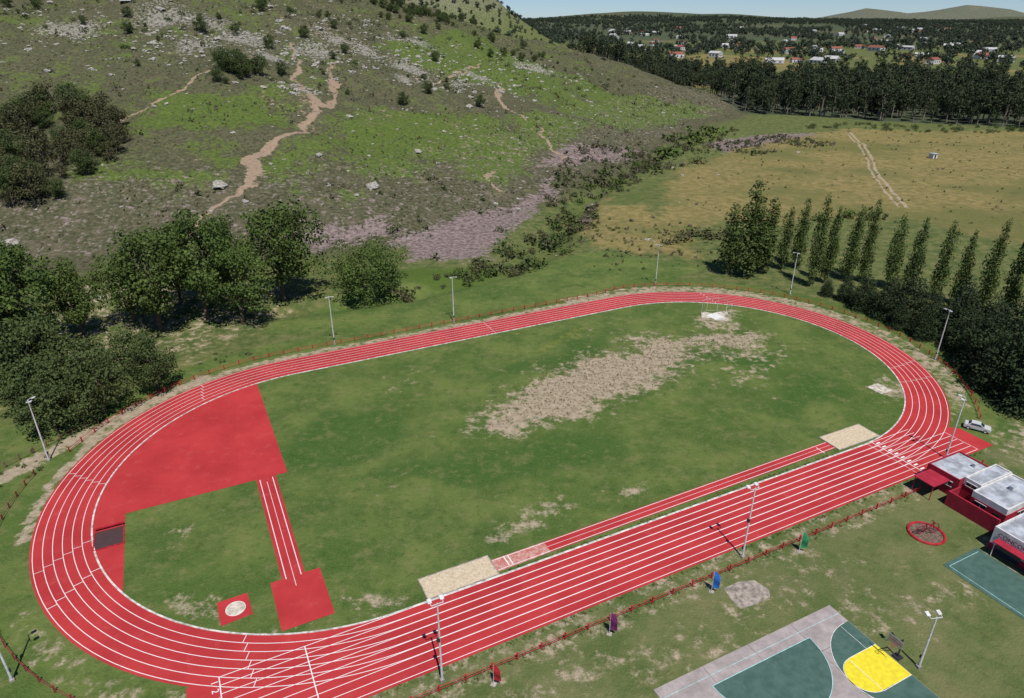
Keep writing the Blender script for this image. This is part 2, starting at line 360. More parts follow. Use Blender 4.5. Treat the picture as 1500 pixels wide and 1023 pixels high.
b=MB();b.poly([(-61.5+1.15*math.cos(a),-26.6+1.15*math.sin(a)) for a in np.linspace(0,2*math.pi,40)[:-1]],.045);b.obj('circle',[CONCW],parent=sp)
b=MB();b.torus((-61.5,-26.6,.05),1.2,.04,n=36);b.obj('rim',[WHT],parent=sp)
# water jump
WATER=NT('pit_dark',.3,.5);WATER.col(WATER.mix(WATER.noise(1),(.05,.03,.03),(.09,.05,.045)));WATER=WATER.m
REDP=simple('red_paint',(.42,.02,.03),.5,.25,2)
wj=empty('water_jump',CL,A_TR)
b=MB();b.poly([(-78.4,-6.3),(-74.7,-6.3),(-74.7,-2.2),(-78.4,-2.2)],.05,0)
b.box((-76.5,-1.9,.45),(3.9,.25,.16),mi=1);b.box((-78.3,-1.9,.25),(.12,.2,.5),mi=1);b.box((-74.8,-1.9,.25),(.12,.2,.5),mi=1)
b.box((-76.5,-6.45,.05),(4.1,.2,.12),mi=1);b.box((-74.6,-4.2,.05),(.2,4.3,.12),mi=1);b.box((-78.5,-4.2,.05),(.2,4.3,.12),mi=1)
b.obj('pit_and_barrier',[WATER,REDP],parent=wj)
# long jump
t=NT('sand',.95,.05);n=t.noise(2.5,6,.7);t.col(t.mix(t.mr(n,.3,.7),(.42,.34,.23),(.6,.51,.38)));t.bump(n,.6,.15);SAND=t.m
def sandpit(x0,x1,y0,y1):
    e=empty('long_jump_sand_pit',CL,A_TR)
    b=MB();nn=24
    vs=[(x0+(x1-x0)*i/nn,y0+(y1-y0)*j/10,.06+.06*random.random()) for j in range(11) for i in range(nn+1)]
    b.add(vs,[(j*(nn+1)+i,j*(nn+1)+i+1,(j+1)*(nn+1)+i+1,(j+1)*(nn+1)+i) for j in range(10) for i in range(nn)]);b.obj('sand',[SAND],parent=e,smooth=True)
    b=MB();xm,ym=(x0+x1)/2,(y0+y1)/2
    for q in (y0-.07,y1+.07): b.box((xm,q,.05),(x1-x0+.3,.14,.14))
    for q in (x0-.07,x1+.07): b.box((q,ym,.05),(.14,y1-y0-.02,.15))
    b.obj('border',[CONC],parent=e)
sandpit(-38.7,-28.6,-36.1,-32.3);sandpit(38.2,48.3,-35.6,-31.3)
lj=empty('long_jump_runway',CL,A_TR)
b=MB();b.poly([(-28.4,-35.7),(-20,-35.5),(-20,-33.2),(-28.4,-33.2)],.031,1);b.poly([(-20,-35.5),(38,-34.9),(38,-32.7),(-20,-33.2)],.031,0);b.obj('runway_surface',[RED,REDF],parent=lj)
b=MB();b.strip([(-28.3,-35.4),(-20,-35.3),(37.9,-34.7)],.09,.045);b.strip([(-28.3,-33.4),(-20,-33.4),(37.9,-32.9)],.09,.045);b.strip([(-20,-34.35),(37.9,-33.8)],.05,.045)
for q in (-26.5,-25.9,35): b.strip([(q,-35.2),(q,-33.3)],.15,.05)
b.obj('runway_lines',[WHT],parent=lj)
# ------------------------------------------------------------------ discus circle with cage
STEEL=simple('galvanised_steel',(.62,.63,.64),.45,.15,2,.1)
WP=simple('white_paint',(.7,.7,.69),.5,.15,2)
dc=empty('discus_circle',CL,A_TR)
b=MB();pts=[(59.8+(3.2+1.1*math.sin(3*a+1)+.7*math.sin(5*a))*math.cos(a),21+(3.0+.9*math.sin(4*a))*math.sin(a)) for a in np.linspace(0,2*math.pi,40)[:-1]]
b.poly(pts,.03);b.obj('gravel_apron',[CONCW],parent=dc)
b=MB();b.poly([(58.3,19.3),(61.5,19.3),(61.5,22.7),(58.3,22.7)],.05);b.obj('slab',[WP],parent=dc)
b=MB();cg=[(57.6,23.8),(60,24.6),(62.6,23.6),(63.3,21),(62.6,18.6),(60,17.8)]
for p in cg: b.cyl((*p,0),(*p,3.8),.04,n=6)
for p,q in zip(cg[:-1],cg[1:]):
    b.cyl((*p,3.75),(*q,3.75),.025,n=5);b.cyl((*p,.3),(*q,.3),.025,n=5)
b.obj('cage_frame',[STEEL],parent=dc)
b=MB();b.box((64,-23.6,.04),(3.4,3.4,.08));b.torus((64,-23.6,.085),1.1,.04);b.obj('throwing_circle_slab',[CONCW],CL,A_TR)
# ------------------------------------------------------------------ fences
def fence(pl,sp=3.2,h=1.05,name='railing_fence',mat=None):
    P=np.array(pl,float);seg=np.hypot(*np.diff(P,axis=0).T);cum=np.concatenate([[0],np.cumsum(seg)])
    n=max(2,int(cum[-1]/sp));b=MB();prev=None
    for i in range(n+1):
        d=cum[-1]*i/n;k=min(np.searchsorted(cum,d,side='right')-1,len(seg)-1)
        q=P[k]+(P[k+1]-P[k])*(d-cum[k])/seg[k];z=hz(*q);an=math.atan2(*(P[k+1]-P[k])[::-1])
        hh=h*(1+random.uniform(-.05,.05))
        b.box((q[0],q[1],z+hh/2),(.15,.15,hh),an);b.box((q[0],q[1],z+hh+.03),(.22,.22,.06),an)
        if prev is not None:
            for f in (.85,.42): b.cyl((prev[0],prev[1],prev[2]+h*f),(q[0],q[1],z+h*f),.035,n=5)
        prev=(q[0],q[1],z)
    return b.obj(name,[mat or REDP])
def op(r,a0,a1,side,n=24): return [W(side*L+r*math.cos(R(a)),r*math.sin(R(a))) for a in np.linspace(a0,a1,n)]
WOOD=simple('wood_fence',(.2,.11,.07),.8,.25,2)
fence([W(-62,-49.6),W(56,-49.6)])
fence([W(-30,47.2)]+op(47.3,92,150,-1))
fence(op(49.2,158,245,-1),2.8,1.1,mat=simple('weathered_red_wood',(.24,.05,.045),.8,.3,2))
fence([W(-30,47.2),W(38,47.0)]+op(49,82,-55,1))
fence([(-97,78),(-90,86),(-86,95),(-82,103),(-78,110)],2.3,1.2,mat=WOOD)
# ------------------------------------------------------------------ flood light poles
LED=simple('lamp_glass',(.6,.62,.64),.25,.1,3,.2)
DARK=simple('dark_metal',(.03,.03,.035),.5,.2,3)
def lightpole(x,y,h=12,face=0.,nm='floodlight_pole',bx=False):
    b=MB();b.cyl((0,0,0),(0,0,h),.14,.08,12,0);b.box((0,0,.15),(.5,.5,.3),0,1)
    b.cyl((-.7,0,h-.1),(.7,0,h-.1),.045,n=8)
    for s_ in (-.7,.7):
        b.cyl((s_,0,h-.1),(s_,-.35,h),.035,n=6)
        b.box((s_,-.6,h+.02),(.44,.58,.12),0,0,R(-14));b.box((s_,-.6,h-.055),(.36,.46,.03),0,2,R(-14))
    if bx: b.box((.15,0,h*.55),(.35,.3,.5),0,3)
    b.box((0,-.2,1.6),(.28,.16,.4),0,3)
    return b.obj(nm,[STEEL,CONC,LED,DARK],(x,y,hz(x,y)),face)
for x,y in [(-79.7,97.6),(-41.5,144.4),(-14.6,157.6),(41.1,184.3),(76.9,176.8),(94.6,136.5),(75,98.3),(32.5,74.1),(-8,54.1),(-57.3,54.1)]:
    dx,dy=C[0]-x,C[1]-y
    rr_,a_,b_=ovald(x,y);sg=-1 if b_>0 else 1
    fa=math.atan2(dy,dx)+math.pi/2 if abs(a_)>L else A_TR+(0 if sg<0 else math.pi)
    lightpole(x,y,12,fa,bx=y<80)
lightpole(47.6,55.9,8,A_TR+math.pi*.9)
# ------------------------------------------------------------------ feather banners
def banner(x,y,col,h=3.6):
    m_=simple('banner_cloth',col,.7,.2,3)
    b=MB();b.cyl((0,0,0),(0,0,h),.035,.02,8,0);b.box((0,0,.05),(.6,.6,.1),0,2)
    n=12;vs=[];fs=[]
    for i in range(n+1):
        z=.8+(h-.8)*i/n;w=.85*(1 if i<8 else math.cos((i-8)/4*math.pi/2*.95))
        vs+=[(.04,.06*math.sin(i*.7),z),(.04+w,.12*math.sin(i*.6+1),z-.05)]
    b.add(vs,[(2*i,2*i+1,2*i+3,2*i+2) for i in range(n)],1)
    b.obj('feather_banner',[STEEL,m_,CONC],(x,y,0),R(-20))
banner(40.9,75.2,(.03,.25,.1));banner(26.4,67.6,(.03,.14,.5));banner(12,60.7,(.16,.02,.12));banner(-2.1,53.6,(.4,.02,.03),3.2)
# ------------------------------------------------------------------ courts
t=NT('court_green',.75,.2);n=t.noise(.8,5,.6);t.col(t.mix(t.mr(n,.3,.7),(.045,.095,.08),(.07,.13,.11)));CG=t.m
t=NT('court_concrete',.85,.2);n=t.noise(.5,6,.7);n_=t.noise(3,4,.7);t.col(t.mix(t.math('MULTIPLY',t.mr(n_,.5,.7),.3),t.mix(t.mr(n,.3,.7),(.25,.22,.215),(.38,.335,.33)),(.2,.17,.16)));CCP=t.m
YEL=simple('court_yellow',(.72,.6,.03),.7,.1,2)
CYA=simple('court_line',(.35,.62,.62),.7,.2,2)
court=empty('basketball_court',(41.1,65.3,0),A_TR+math.pi)
b=MB();b.box((14,9.3,.02),(28,18.6,.1));b.obj('slab',[CCP],parent=court)
b=MB()
for q in (7,14,21): b.box((q,9.3,.071),(.04,18.5,.004))
for q in (4.7,13.9): b.box((14,q,.0715),(27.9,.04,.004))
b.obj('expansion_joints',[DARK],parent=court)
def arcp(cx,cy,r,a0,a1,n=30): return [(cx+r*math.cos(R(a)),cy+r*math.sin(R(a))) for a in np.linspace(a0,a1,n)]
b=MB();b.poly([(.05,2.9)]+arcp(.8,9.25,6.35,-90,90)+[(.05,15.6)],.08);b.poly(arcp(14.1,2.6,7.6,0,180,40),.08);b.obj('green_areas',[CG],parent=court)
b=MB();b.poly([(.06,6.85),(4.8,6.85)]+arcp(4.8,9.25,2.3,-90,90,20)+[(.06,11.65)],.09);b.obj('key_area',[YEL],parent=court)
b=MB();b.strip(arcp(.8,9.25,6.35,-90,90),.07,.1);b.strip([(.05,6.85),(4.8,6.85)],.07,.1);b.strip([(.05,11.65),(4.8,11.65)],.07,.1);b.strip([(4.8,6.9),(4.8,11.6)],.06,.1);b.strip(arcp(4.8,9.25,2.35,-90,90),.07,.1)
b.strip(arcp(14.1,2.6,7.6,0,180,40),.08,.1,1);b.strip([(6.5,2.6),(21.7,2.6)],.08,.1,1);b.strip([(0.1,1.5),(5,1.45),(27.9,1.4)],.06,.101,1);b.strip([(1.6,3.1),(1.6,6.8)],.05,.102,0)
b.obj('court_lines',[WP,CYA],parent=court)
hp=empty('basketball_hoop',(41.1,65.3,0),A_TR+math.pi)
b=MB();b.cyl((-.7,9.25,0),(-.7,9.25,2.9),.1,.08);b.cyl((-.7,9.25,2.85),(.75,9.25,3.35),.07,.05);b.cyl((-.7,9.25,2.0),(.6,9.25,3.0),.05,.04);b.box((-.7,9.25,.1),(.9,.9,.2))
b.obj('post',[DARK],parent=hp)
b=MB();b.box((.8,9.25,3.4),(.06,1.8,1.05));b.obj('backboard',[simple('board',(.3,.3,.31),.4,.2,2)],parent=hp)
b=MB();b.box((.835,9.25,3.4),(.01,1.5,.05));b.torus((1.15,9.25,3.05),.23,.02,n=18,k=5)
for i in range(8):
    a=i*math.pi/4;b.cyl((1.15+.23*math.cos(a),9.25+.23*math.sin(a),3.05),(1.15+.13*math.cos(a+.4),9.25+.13*math.sin(a+.4),2.65),.01,n=4)
b.obj('rim_and_net',[REDP],parent=hp)
gc=empty('sports_court',(59.9,72.6,0),A_TR)
b=MB();b.box((3.8,-10,.02),(7.6,20,.08));b.obj('court_surface',[CG],parent=gc)
b=MB();b.strip([(.6,-.6),(7,-.6)],.07,.075);b.strip([(.6,-.6),(.6,-19)],.07,.078);b.obj('court_lines',[CYA],parent=gc)
b=MB();b.poly([(28.2,68.2),(30.5,69.4),(32.8,69.7),(34.2,68),(33.9,66.7),(31,65.2),(29.4,64.7),(28.6,66.5)],.03);b.obj('concrete_patch',[simple('worn_concrete',(.33,.29,.25),.9,.35,1.3)])
# ------------------------------------------------------------------ bicycle sculpture
bs=empty('bicycle_sculpture',(61.1,79,0),R(10))
b=MB();b.torus((0,0,.12),2.4,.2,n=40,k=8);b.obj('planter_ring',[REDP],parent=bs)
b=MB();b.poly([(2.35*math.cos(a),2.35*math.sin(a)) for a in np.linspace(0,2*math.pi,36)[:-1]],.08);b.obj('gravel_bed',[simple('gravel',(.17,.12,.09),.9,.4,4)],parent=bs)
b=MB();b.torus((-1.05,0,.95),.8,.06,(0,1,.12),24,6);b.torus((1.05,0,.95),.8,.06,(0,1,-.1),24,6)
for s_ in (-1.05,1.05):
    for i in range(8): b.cyl((s_,0,.95),(s_+.8*math.cos(i*math.pi/4),0,.95+.8*math.sin(i*math.pi/4)),.015,n=4)
for p,q in [((-1.05,0,.95),(-.1,0,.9)),((-.1,0,.9),(-.4,0,1.9)),((-1.05,0,.95),(-.4,0,1.75)),((-.4,0,1.75),(.7,0,1.8)),((-.1,0,.9),(.7,0,1.8)),((1.05,0,.95),(.65,0,2.1)),((.65,-.35,2.15),(.65,.35,2.15)),((-.6,0,1.95),(-.2,0,1.95))]: b.cyl(p,q,.06,n=6)
b.obj('bicycle',[simple('dark_red',(.2,.02,.03),.5,.2,3)],parent=bs)
# ------------------------------------------------------------------ clubhouse
WALLW=simple('render_white',(.62,.62,.61),.8,.15,1);WALLR=simple('wall_red',(.34,.018,.04),.8,.15,1)
ROOF=simple('roof_grey',(.4,.43,.48),.7,.3,.6);GLASS=NT('window_glass',.1,.6);GLASS.col((.03,.04,.05));GLASS=GLASS.m
MATS=[WALLW,WALLR,ROOF,GLASS,DARK,CONC]
def block(b,x0,x1,y0,y1,z,red=0,par=.25,roof=2,pm=0):
    xm,ym=(x0+x1)/2,(y0+y1)/2
    b.box((xm,ym,z/2),(x1-x0,y1-y0,z),0,1 if red>=z else 0)
    if 0<red<z:
        b.box((x0-.02,ym,red/2),(.06,y1-y0+.02,red),0,1);b.box((xm,y0-.02,red/2),(x1-x0,.06,red),0,1)
    b.box((xm,ym,z+.02),(x1-x0-.5,y1-y0-.5,.06),0,roof)
    for xx in (x0+.1,x1-.1): b.box((xx,ym,z+par/2),(.2,y1-y0,par),0,pm)
    for yy in (y0+.1,y1-.1): b.box((xm,yy,z+par/2),(x1-x0-.41,.2,par+.004),0,pm)
def win(b,x,y,z,w,h,face='x'):
    if face=='x':
        b.box((x-.03,y,z),(.08,w,h),0,3);b.box((x-.05,y,z+h/2+.05),(.14,w+.2,.1),0,0);b.box((x-.05,y,z-h/2-.05),(.14,w+.2,.1),0,0);b.box((x-.06,y,z),(.06,.06,h),0,0)
    else:
        b.box((x,y-.03,z),(w,.08,h),0,3);b.box((x,y-.05,z+h/2+.05),(w+.2,.14,.1),0,0);b.box((x,y-.06,z),(.06,.06,h),0,0)
BO_=(67.6,91.6,0)
cb=empty('clubhouse',BO_,A_TR)
b=MB();block(b,.2,8,-5.0,.3,3.3,3.3,pm=1)
for q in (-1.2,-3.4): win(b,.2,q,2.1,1.2,.8)
for q in (1.8,3.4,5,6.6): b.box((q,-2.35,3.38),(.06,4.7,.05),0,0)
b.obj('red_wing',MATS,parent=cb)
b=MB();block(b,1.2,9,-7.6,-5.05,3.7,2.6);win(b,1.2,-6.3,3.0,1.5,.6);block(b,-.8,9,-12.8,-7.65,3.5,2.7);win(b,-.8,-9.2,1.9,1.6,.9);b.box((-.87,-11.6,1.1),(.1,1.0,2.1),0,4)
win(b,3,-12.8,1.9,1.6,.8,'y');win(b,6,-12.8,1.9,1.6,.8,'y');b.obj('white_wing',MATS,parent=cb)
b=MB();b.box((-2.4,-9.1,1.3),(.25,7.8,2.6),0,1);b.box((-1.0,-5.3,1.25),(2.6,.22,2.5),0,1)
b.box((-1.9,-2.0,2.7),(4.0,3.4,.14),0,1);b.cyl((-3.7,-.5,0),(-3.7,-.5,2.65),.07,mi=1);b.cyl((-3.7,-3.5,0),(-3.7,-3.5,2.65),.07,mi=1);b.obj('red_screen_wall',MATS,parent=cb)
b=MB();b.cyl((7.5,1.4,0),(7.5,1.4,.2),.7,n=20,mi=5);b.cyl((7.5,1.4,.2),(7.5,1.4,1.5),.55,n=20,mi=0);b.cyl((7.5,1.4,1.5),(7.5,1.4,1.75),.55,.15,20,0);b.obj('water_tank',MATS,parent=cb)
b=MB()
for (x,y,z,s_) in [(6,-3.6,3.3,.6),(5,-10,3.5,.8)]: b.box((x,y,z+.4),(s_,s_*.7,.6),0,0);b.box((x,y,z+.72),(s_+.1,s_*.7+.1,.05),0,2)
b.obj('rooftop_units',MATS,parent=cb)
kb=empty('snack_bar_building',BO_,A_TR)
b=MB();block(b,-6.2,9,-24,-14.2,3.6,1.1)
b.box((-6.26,-16.8,1.2),(.1,3.2,2.2),0,3);b.box((-6.26,-20.4,1.2),(.1,2.4,2.2),0,4);b.box((-6.95,-18.4,2.35),(1.4,6.6,.12),0,1)
for q in (-15.4,-21.4): b.cyl((-7.5,q,0),(-7.5,q,2.35),.06,mi=0)
b.box((-3,-21,3.9),(1,.8,.6),0,0);b.obj('main_block',MATS,parent=kb)
cu=bpy.data.curves.new('wall_lettering','FONT');cu.body='CONCORDIA';cu.size=.85;cu.extrude=.02
oo=bpy.data.objects.new('wall_lettering',cu);scn.collection.objects.link(oo);oo.parent=kb;oo.location=(-6.27,-14.9,2.65);oo.rotation_euler=(math.pi/2,0,-math.pi/2);cu.materials.append(DARK)
# ------------------------------------------------------------------ parked car
def car(x,y,rz,col=(.5,.51,.52)):
    e=empty('parked_car',(x,y,0.04),rz);p=simple('car_paint',col,.3,.05,2,0,.5)
    prof=[(-2.1,.35),(-2.15,.75),(-2.0,.95),(-1.5,1.02),(-1.05,1.42),(.35,1.46),(1.05,1.0),(1.95,.86),(2.15,.65),(2.1,.35)]
    b=MB();n=len(prof);w=[.82,.85,.85,.84,.66,.66,.82,.82,.8,.8]
    b.add([(q[0],-w[i],q[1]) for i,q in enumerate(prof)]+[(q[0],w[i],q[1]) for i,q in enumerate(prof)],[tuple(range(n)),tuple(range(2*n-1,n-1,-1))]+[(i,n+i,n+(i+1)%n,(i+1)%n) for i in range(n)]);b.obj('body',[p],parent=e)
    b=MB();b.add([(-1.47,-.7,1.07),(-1.47,.7,1.07),(-1.09,.6,1.4),(-1.09,-.6,1.4)],[(0,1,2,3)]);b.add([(1.02,-.7,1.04),(1.02,.7,1.04),(.42,.58,1.43),(.42,-.58,1.43)],[(0,3,2,1)])
    for s_ in (-1,1): b.add([(-1.3,s_*.83,1.05),(.85,s_*.83,1.05),(.3,s_*.69,1.4),(-1.0,s_*.69,1.4)],[(0,1,2,3)])
    b.obj('windows',[GLASS],parent=e)
    b=MB()
    for xx in (-1.35,1.35):
        for s_ in (-1,1): b.cyl((xx,s_*.66,.32),(xx,s_*.88,.32),.33,n=18,mi=0);b.cyl((xx,s_*.88,.32),(xx,s_*.89,.32),.18,n=12,mi=1)
    b.obj('wheels',[DARK,STEEL],parent=e)
car(86,107.5,R(-35))
b=MB();b.box((0,0,1.2),(3,3,2.4),0,0);b.box((0,0,2.5),(3.6,3.6,.2),0,2);b.box((0,-1.52,1),(1,.06,2),0,4);b.obj('field_shed',MATS,(232,385,hz(232,385)),.3)
# ------------------------------------------------------------------ vegetation
def leafmat(name,c0,c1,trans=.2):
    t=NT(name,.7,.12);a=t.attr('tint');q=t.mix(a.outputs['Fac'],c0,c1)
    oi=t.n('ShaderNodeObjectInfo');q=t.mix(t.math('MULTIPLY',oi.outputs['Random'],.4),q,tuple((x*.8+y*.2)*.8 for x,y in zip(c1,(.1,.08,.03))))
    t.col(q)
    if trans>0:
        tl=t.n('ShaderNodeBsdfTranslucent');t.l(q,tl.inputs[0]);mx=t.n('ShaderNodeMixShader');mx.inputs[0].default_value=trans
        out=t.t.nodes['Material Output'];t.l(t.b.outputs[0],mx.inputs[1]);t.l(tl.outputs[0],mx.inputs[2]);t.l(mx.outputs[0],out.inputs[0])
    return t.m
BARK=simple('bark',(.12,.09,.07),.9,.4,3);BARKP=simple('bark_pale',(.25,.21,.17),.9,.4,3)
def unit(v): return v/(np.linalg.norm(v,axis=-1,keepdims=True)+1e-9)
def crown(name,seed,cl,rad,nq,leaf,mats,limbs,outb=.8,zs=.8):
    rs=np.random.RandomState(seed);cs=[];ns=[];tt=[];
    for c,r in zip(cl,rad):
        k=max(4,int(nq*r*r));d=unit(rs.normal(size=(k,3)));q=r*(.45+.6*rs.rand(k)**.6)[:,None]
        p=c+d*q*np.array([1,1,zs]);cs.append(p);ns.append(unit(d*outb+rs.normal(size=(k,3))*.55+np.array([0,0,.35])))
        tt.append(np.clip(rs.rand()*.65+rs.rand(k)*.35,0,1))
    P=np.concatenate(cs);Nn=np.concatenate(ns);T=np.concatenate(tt);n=len(P)
    u=unit(np.cross(Nn,rs.normal(size=(n,3))));w=np.cross(Nn,u);s=(leaf*(.55+.8*rs.rand(n)))[:,None]
    V=np.stack([P-u*s*.5,P-w*s*.42+Nn*s*.1,P+u*s*.55,P+w*s*.4-Nn*s*.08],1).reshape(-1,3)
    F=np.arange(4*n).reshape(n,4)
    b=MB()
    for p,q,r0,r1 in limbs: b.cyl(p,q,r0,r1,7)
    q4=[f for f in b.f if len(f)==4];tv=np.array(b.v) if b.v else np.zeros((0,3))
    F=np.concatenate([F,np.array(q4,int).reshape(-1,4)+len(V)]) if q4 else F
    V=np.concatenate([V,tv]) if len(tv) else V
    me=bpy.data.meshes.new(name);fastmesh(me,V.astype(np.float32),F.astype(np.int32))
    for m_ in mats: me.materials.append(m_)
    mi=np.zeros(len(F),np.int32);mi[n:]=1;me.polygons.foreach_set('material_index',mi)
    at=me.attributes.new('tint','FLOAT','FACE');v=np.zeros(len(F),np.float32);v[:n]=T;at.data.foreach_set('value',v)
    return me
def shell(rs,n,rx,rz,cz,inner=.5):
    d=unit(rs.normal(size=(n,3)));q=(inner+(1-inner)*rs.rand(n)**.5)[:,None]
    return d*q*np.array([rx,rx,rz])+np.array([0,0,cz])
def broadleaf(seed,H=24,Rr=9,mats=None,low=.14,dens=22,leaf=.6,n=62):
    rs=np.random.RandomState(seed)
    cl=shell(rs,n,Rr*.82,H*(1-low)*.44,H*(low+(1-low)*.5),.35)
    lob=1+.24*np.sin(np.arctan2(cl[:,1],cl[:,0])*3+seed)+.14*rs.normal(size=n);cl[:,:2]*=lob[:,None]
    cl[:,2]=np.clip(cl[:,2],H*low,H*.95);rad=rs.uniform(.16,.32,n)*Rr
    lim=[((0,0,0),(.2,.1,H*.3),H*.022,H*.015),((.2,.1,H*.3),(0,.3,H*.7),H*.015,H*.006)]
    for c in cl[rs.choice(n,14,False)]:
        z0=min(H*.55,max(H*.12,c[2]*.5));lim.append(((.15,.1,z0),tuple(c*np.array([.9,.9,1])),H*.008,H*.002))
    return crown('foliage',seed,cl,rad,dens,leaf,mats,lim)
def poplar(seed,H=22,Rr=2.9,mats=None,dens=36,leaf=.45):
    rs=np.random.RandomState(seed);n=60;z=np.linspace(.05,.975,n)
    prof=np.clip(z/.16,0.35,1)**.6*np.clip((1.06-z)/.45,0,1)**.7*(1+.14*rs.normal(size=n))
    an=rs.rand(n)*6.28;q=Rr*prof*(.2+.35*rs.rand(n))
    cl=np.stack([q*np.cos(an),q*np.sin(an),z*H],1);rad=np.maximum(.5,Rr*prof*rs.uniform(.4,.62,n))
    lim=[((0,0,0),(0,0,H*.85),H*.014,.05)]
    for k in range(10): lim.append(((0,0,H*(.1+.06*k)),tuple(cl[5*k+1]+np.array([0,0,1.])),.07,.02))
    return crown('foliage',seed,cl,rad,dens,leaf,mats,lim,.7,1.35)
def conifer(seed,H=15,Rr=5.2,mats=None,dens=24,leaf=.42):
    rs=np.random.RandomState(seed);cl=[];rad=[]
    for z in np.linspace(.05,.97,15):
        rz=Rr*(1-z)**.7*(1+.12*rs.normal());k=max(2,int(2.6*rz))
        for i in range(k):
            a=6.28*(i+rs.rand()*.7)/k;q=rz*rs.uniform(.5,.85);cl.append((q*math.cos(a),q*math.sin(a),z*H+rs.uniform(-.3,.3)));rad.append(max(.45,rz*.34+.35))
    lim=[((0,0,0),(0,0,H*.9),H*.02,.04)]
    return crown('foliage',seed,np.array(cl),np.array(rad),dens,leaf,mats,lim,.8,.6)
def bushmesh(seed,mats,n=9,dens=90,leaf=.2,H=1.):
    rs=np.random.RandomState(seed);cl=shell(rs,n,.6,.35*H,.42*H,.2);cl[:,2]=np.maximum(cl[:,2],.12);rad=rs.uniform(.28,.45,n)
    return crown('foliage',seed,cl,rad,dens,leaf,mats,[((0,0,-.1),(0,0,.5),.05,.03),((0,0,.1),(.3,.2,.6),.03,.01)])
M_B=[leafmat('leaf_broad',(.036,.07,.015),(.112,.162,.042),.15),BARK]
M_D=[leafmat('leaf_dark',(.032,.052,.018),(.08,.11,.035),0),BARK]
M_P=[leafmat('leaf_poplar',(.036,.064,.016),(.095,.135,.038),.12),BARKP]
M_C=[leafmat('leaf_conifer',(.014,.028,.013),(.042,.064,.028),0),BARK]
M_E=[leafmat('leaf_eucalypt',(.02,.036,.018),(.055,.074,.036),0),BARKP]
M_F=[leafmat('leaf_far_hazed',(.026,.042,.028),(.06,.08,.052),0),BARKP]  # far foliage, bluish distance haze painted into the leaf colours
M_O=[leafmat('leaf_olive',(.04,.046,.02),(.095,.093,.042),0),BARKP]
M_G=[leafmat('leaf_bright',(.042,.076,.016),(.1,.14,.036),0),BARK]
M_W=[leafmat('leaf_brushgrey',(.07,.06,.045),(.17,.14,.115),0),BARK]
TB=[broadleaf(s,mats=M_B) for s in (1,2,3,7)];TD=[broadleaf(s,H=15,Rr=8,mats=M_D,low=.06,dens=22,leaf=.52,n=54) for s in (4,5)]
TW=[broadleaf(6,H=16,Rr=11.5,mats=M_B,low=.03,dens=16,leaf=.5,n=80)]
TP=[poplar(s,mats=M_P) for s in (11,12,13,14)];TC=[conifer(s,mats=M_C) for s in (21,22,23)]
TO=[broadleaf(s,H=14,Rr=6.5,mats=M_O,low=.08,dens=14,leaf=.65,n=40) for s in (31,32)]
BU=[bushmesh(s,M_G) for s in (41,42)];BD=[bushmesh(s,M_D) for s in (43,44)];BO=[bushmesh(s,M_O) for s in (45,46)]
def plant(name,me,x,y,sc,sz=None,dz=-.1):
    o=bpy.data.objects.new(name,me);scn.collection.objects.link(o);o.location=(x,y,hz(x,y)+dz)
    o.rotation_euler=(random.uniform(-.03,.03),random.uniform(-.03,.03),random.uniform(0,6.28));o.scale=(sc,sc,sz if sz else sc);return o
k=0
for x,y,s in [(-110,143,1.05),(-121,148,1.15),(-104,151,.75),(-117,133,.95),(-130,157,1.1),(-86,153,1.05),(-77,159,1.08),(-95,158,.8),(-67,156,.95),(-62,173,1.25),(-74,171,.9),(-88,169,.9),(-136,145,1.05)]:
    plant('broadleaf_tree',TB[k%4],x,y,s,s*random.uniform(.92,1.1));k+=1
plant('willow_tree',TW[0],-40.8,179,1.02)
for x,y,s in [(-84,107,.85),(-78.4,113.5,.85),(-72.5,122.5,.68),(-90,112,.95),(-97,120,1.0),(-101,128,1.1),(-86,121,.85),(-79,127,.75),(-108,120,1.)]:
    plant('broadleaf_tree',TD[k%2],x,y,s,s*random.uniform(.85,1.15));k+=1
for x,y,h in [(69,192,25),(64.5,194,21),(74,193.5,22),(82,198,18),(87,199.5,19),(85.6,184,25.5),(90.5,186,21),(98,189,19.5),(102.5,188,21),(106.5,182,19),(110.5,179,21),(114,173,21),(118,170,20),(121.5,164,22),(126,161,22),(128,153,24),(131,147,22),(133,138,22)]:
    w=1.7 if (x,y)==(69,192) else (1.35 if x in(64.5,74) else random.uniform(.68,.95));plant('poplar_tree',TP[k%4],x+random.uniform(-.4,.4),y+random.uniform(-.6,.6),w,h/22*random.uniform(1.02,1.18));k+=1
for x,y,h in [(90,172.5,8),(92,166,10),(95,160,11),(99,157,14),(86.5,176,6),(103,154,11),(106,147,13),(103,140,13),(101,131.5,15.5),(99.5,122.5,16.5),(101,115,19),(108,126,20),(109,136,18),(112,146,14),(107,117.5,20),(110,154.5,12),(104,148,12),(115,121,21),(98,164,10),(118,134,20),(95,154,8),(98,148,9)]:
    plant('conifer_tree',TC[k%3],x,y,h/15*random.uniform(.88,1.1),h/15*random.uniform(.9,1.15));k+=1
for x,y,s in [(5.3,204.5,5.3),(11.7,226,8),(16,231,6),(21.3,263,5),(34.1,311,5),(45,337,6.5),(48.7,304.6,4),(98,369,7),(3,214,4),(17,216,4),(-42,235,4),(-4,239,3.5),(116,253,5),(128,258,6),(139,259,6),(25,250,4),(29,290,4),(121,250,4),(134,254,5)]:
    plant('shrub',(BD+BU)[k%4] if s<7 else BD[k%2],x,y,s*.95,s*.8);k+=1
for x,y,s in [(84.6,393.6,13),(113,450,13),(134,479,12),(122,462,9),(100,440,8),(92,405,8)]: plant('shrub',BU[k%2],x,y,s,s*.9);k+=1
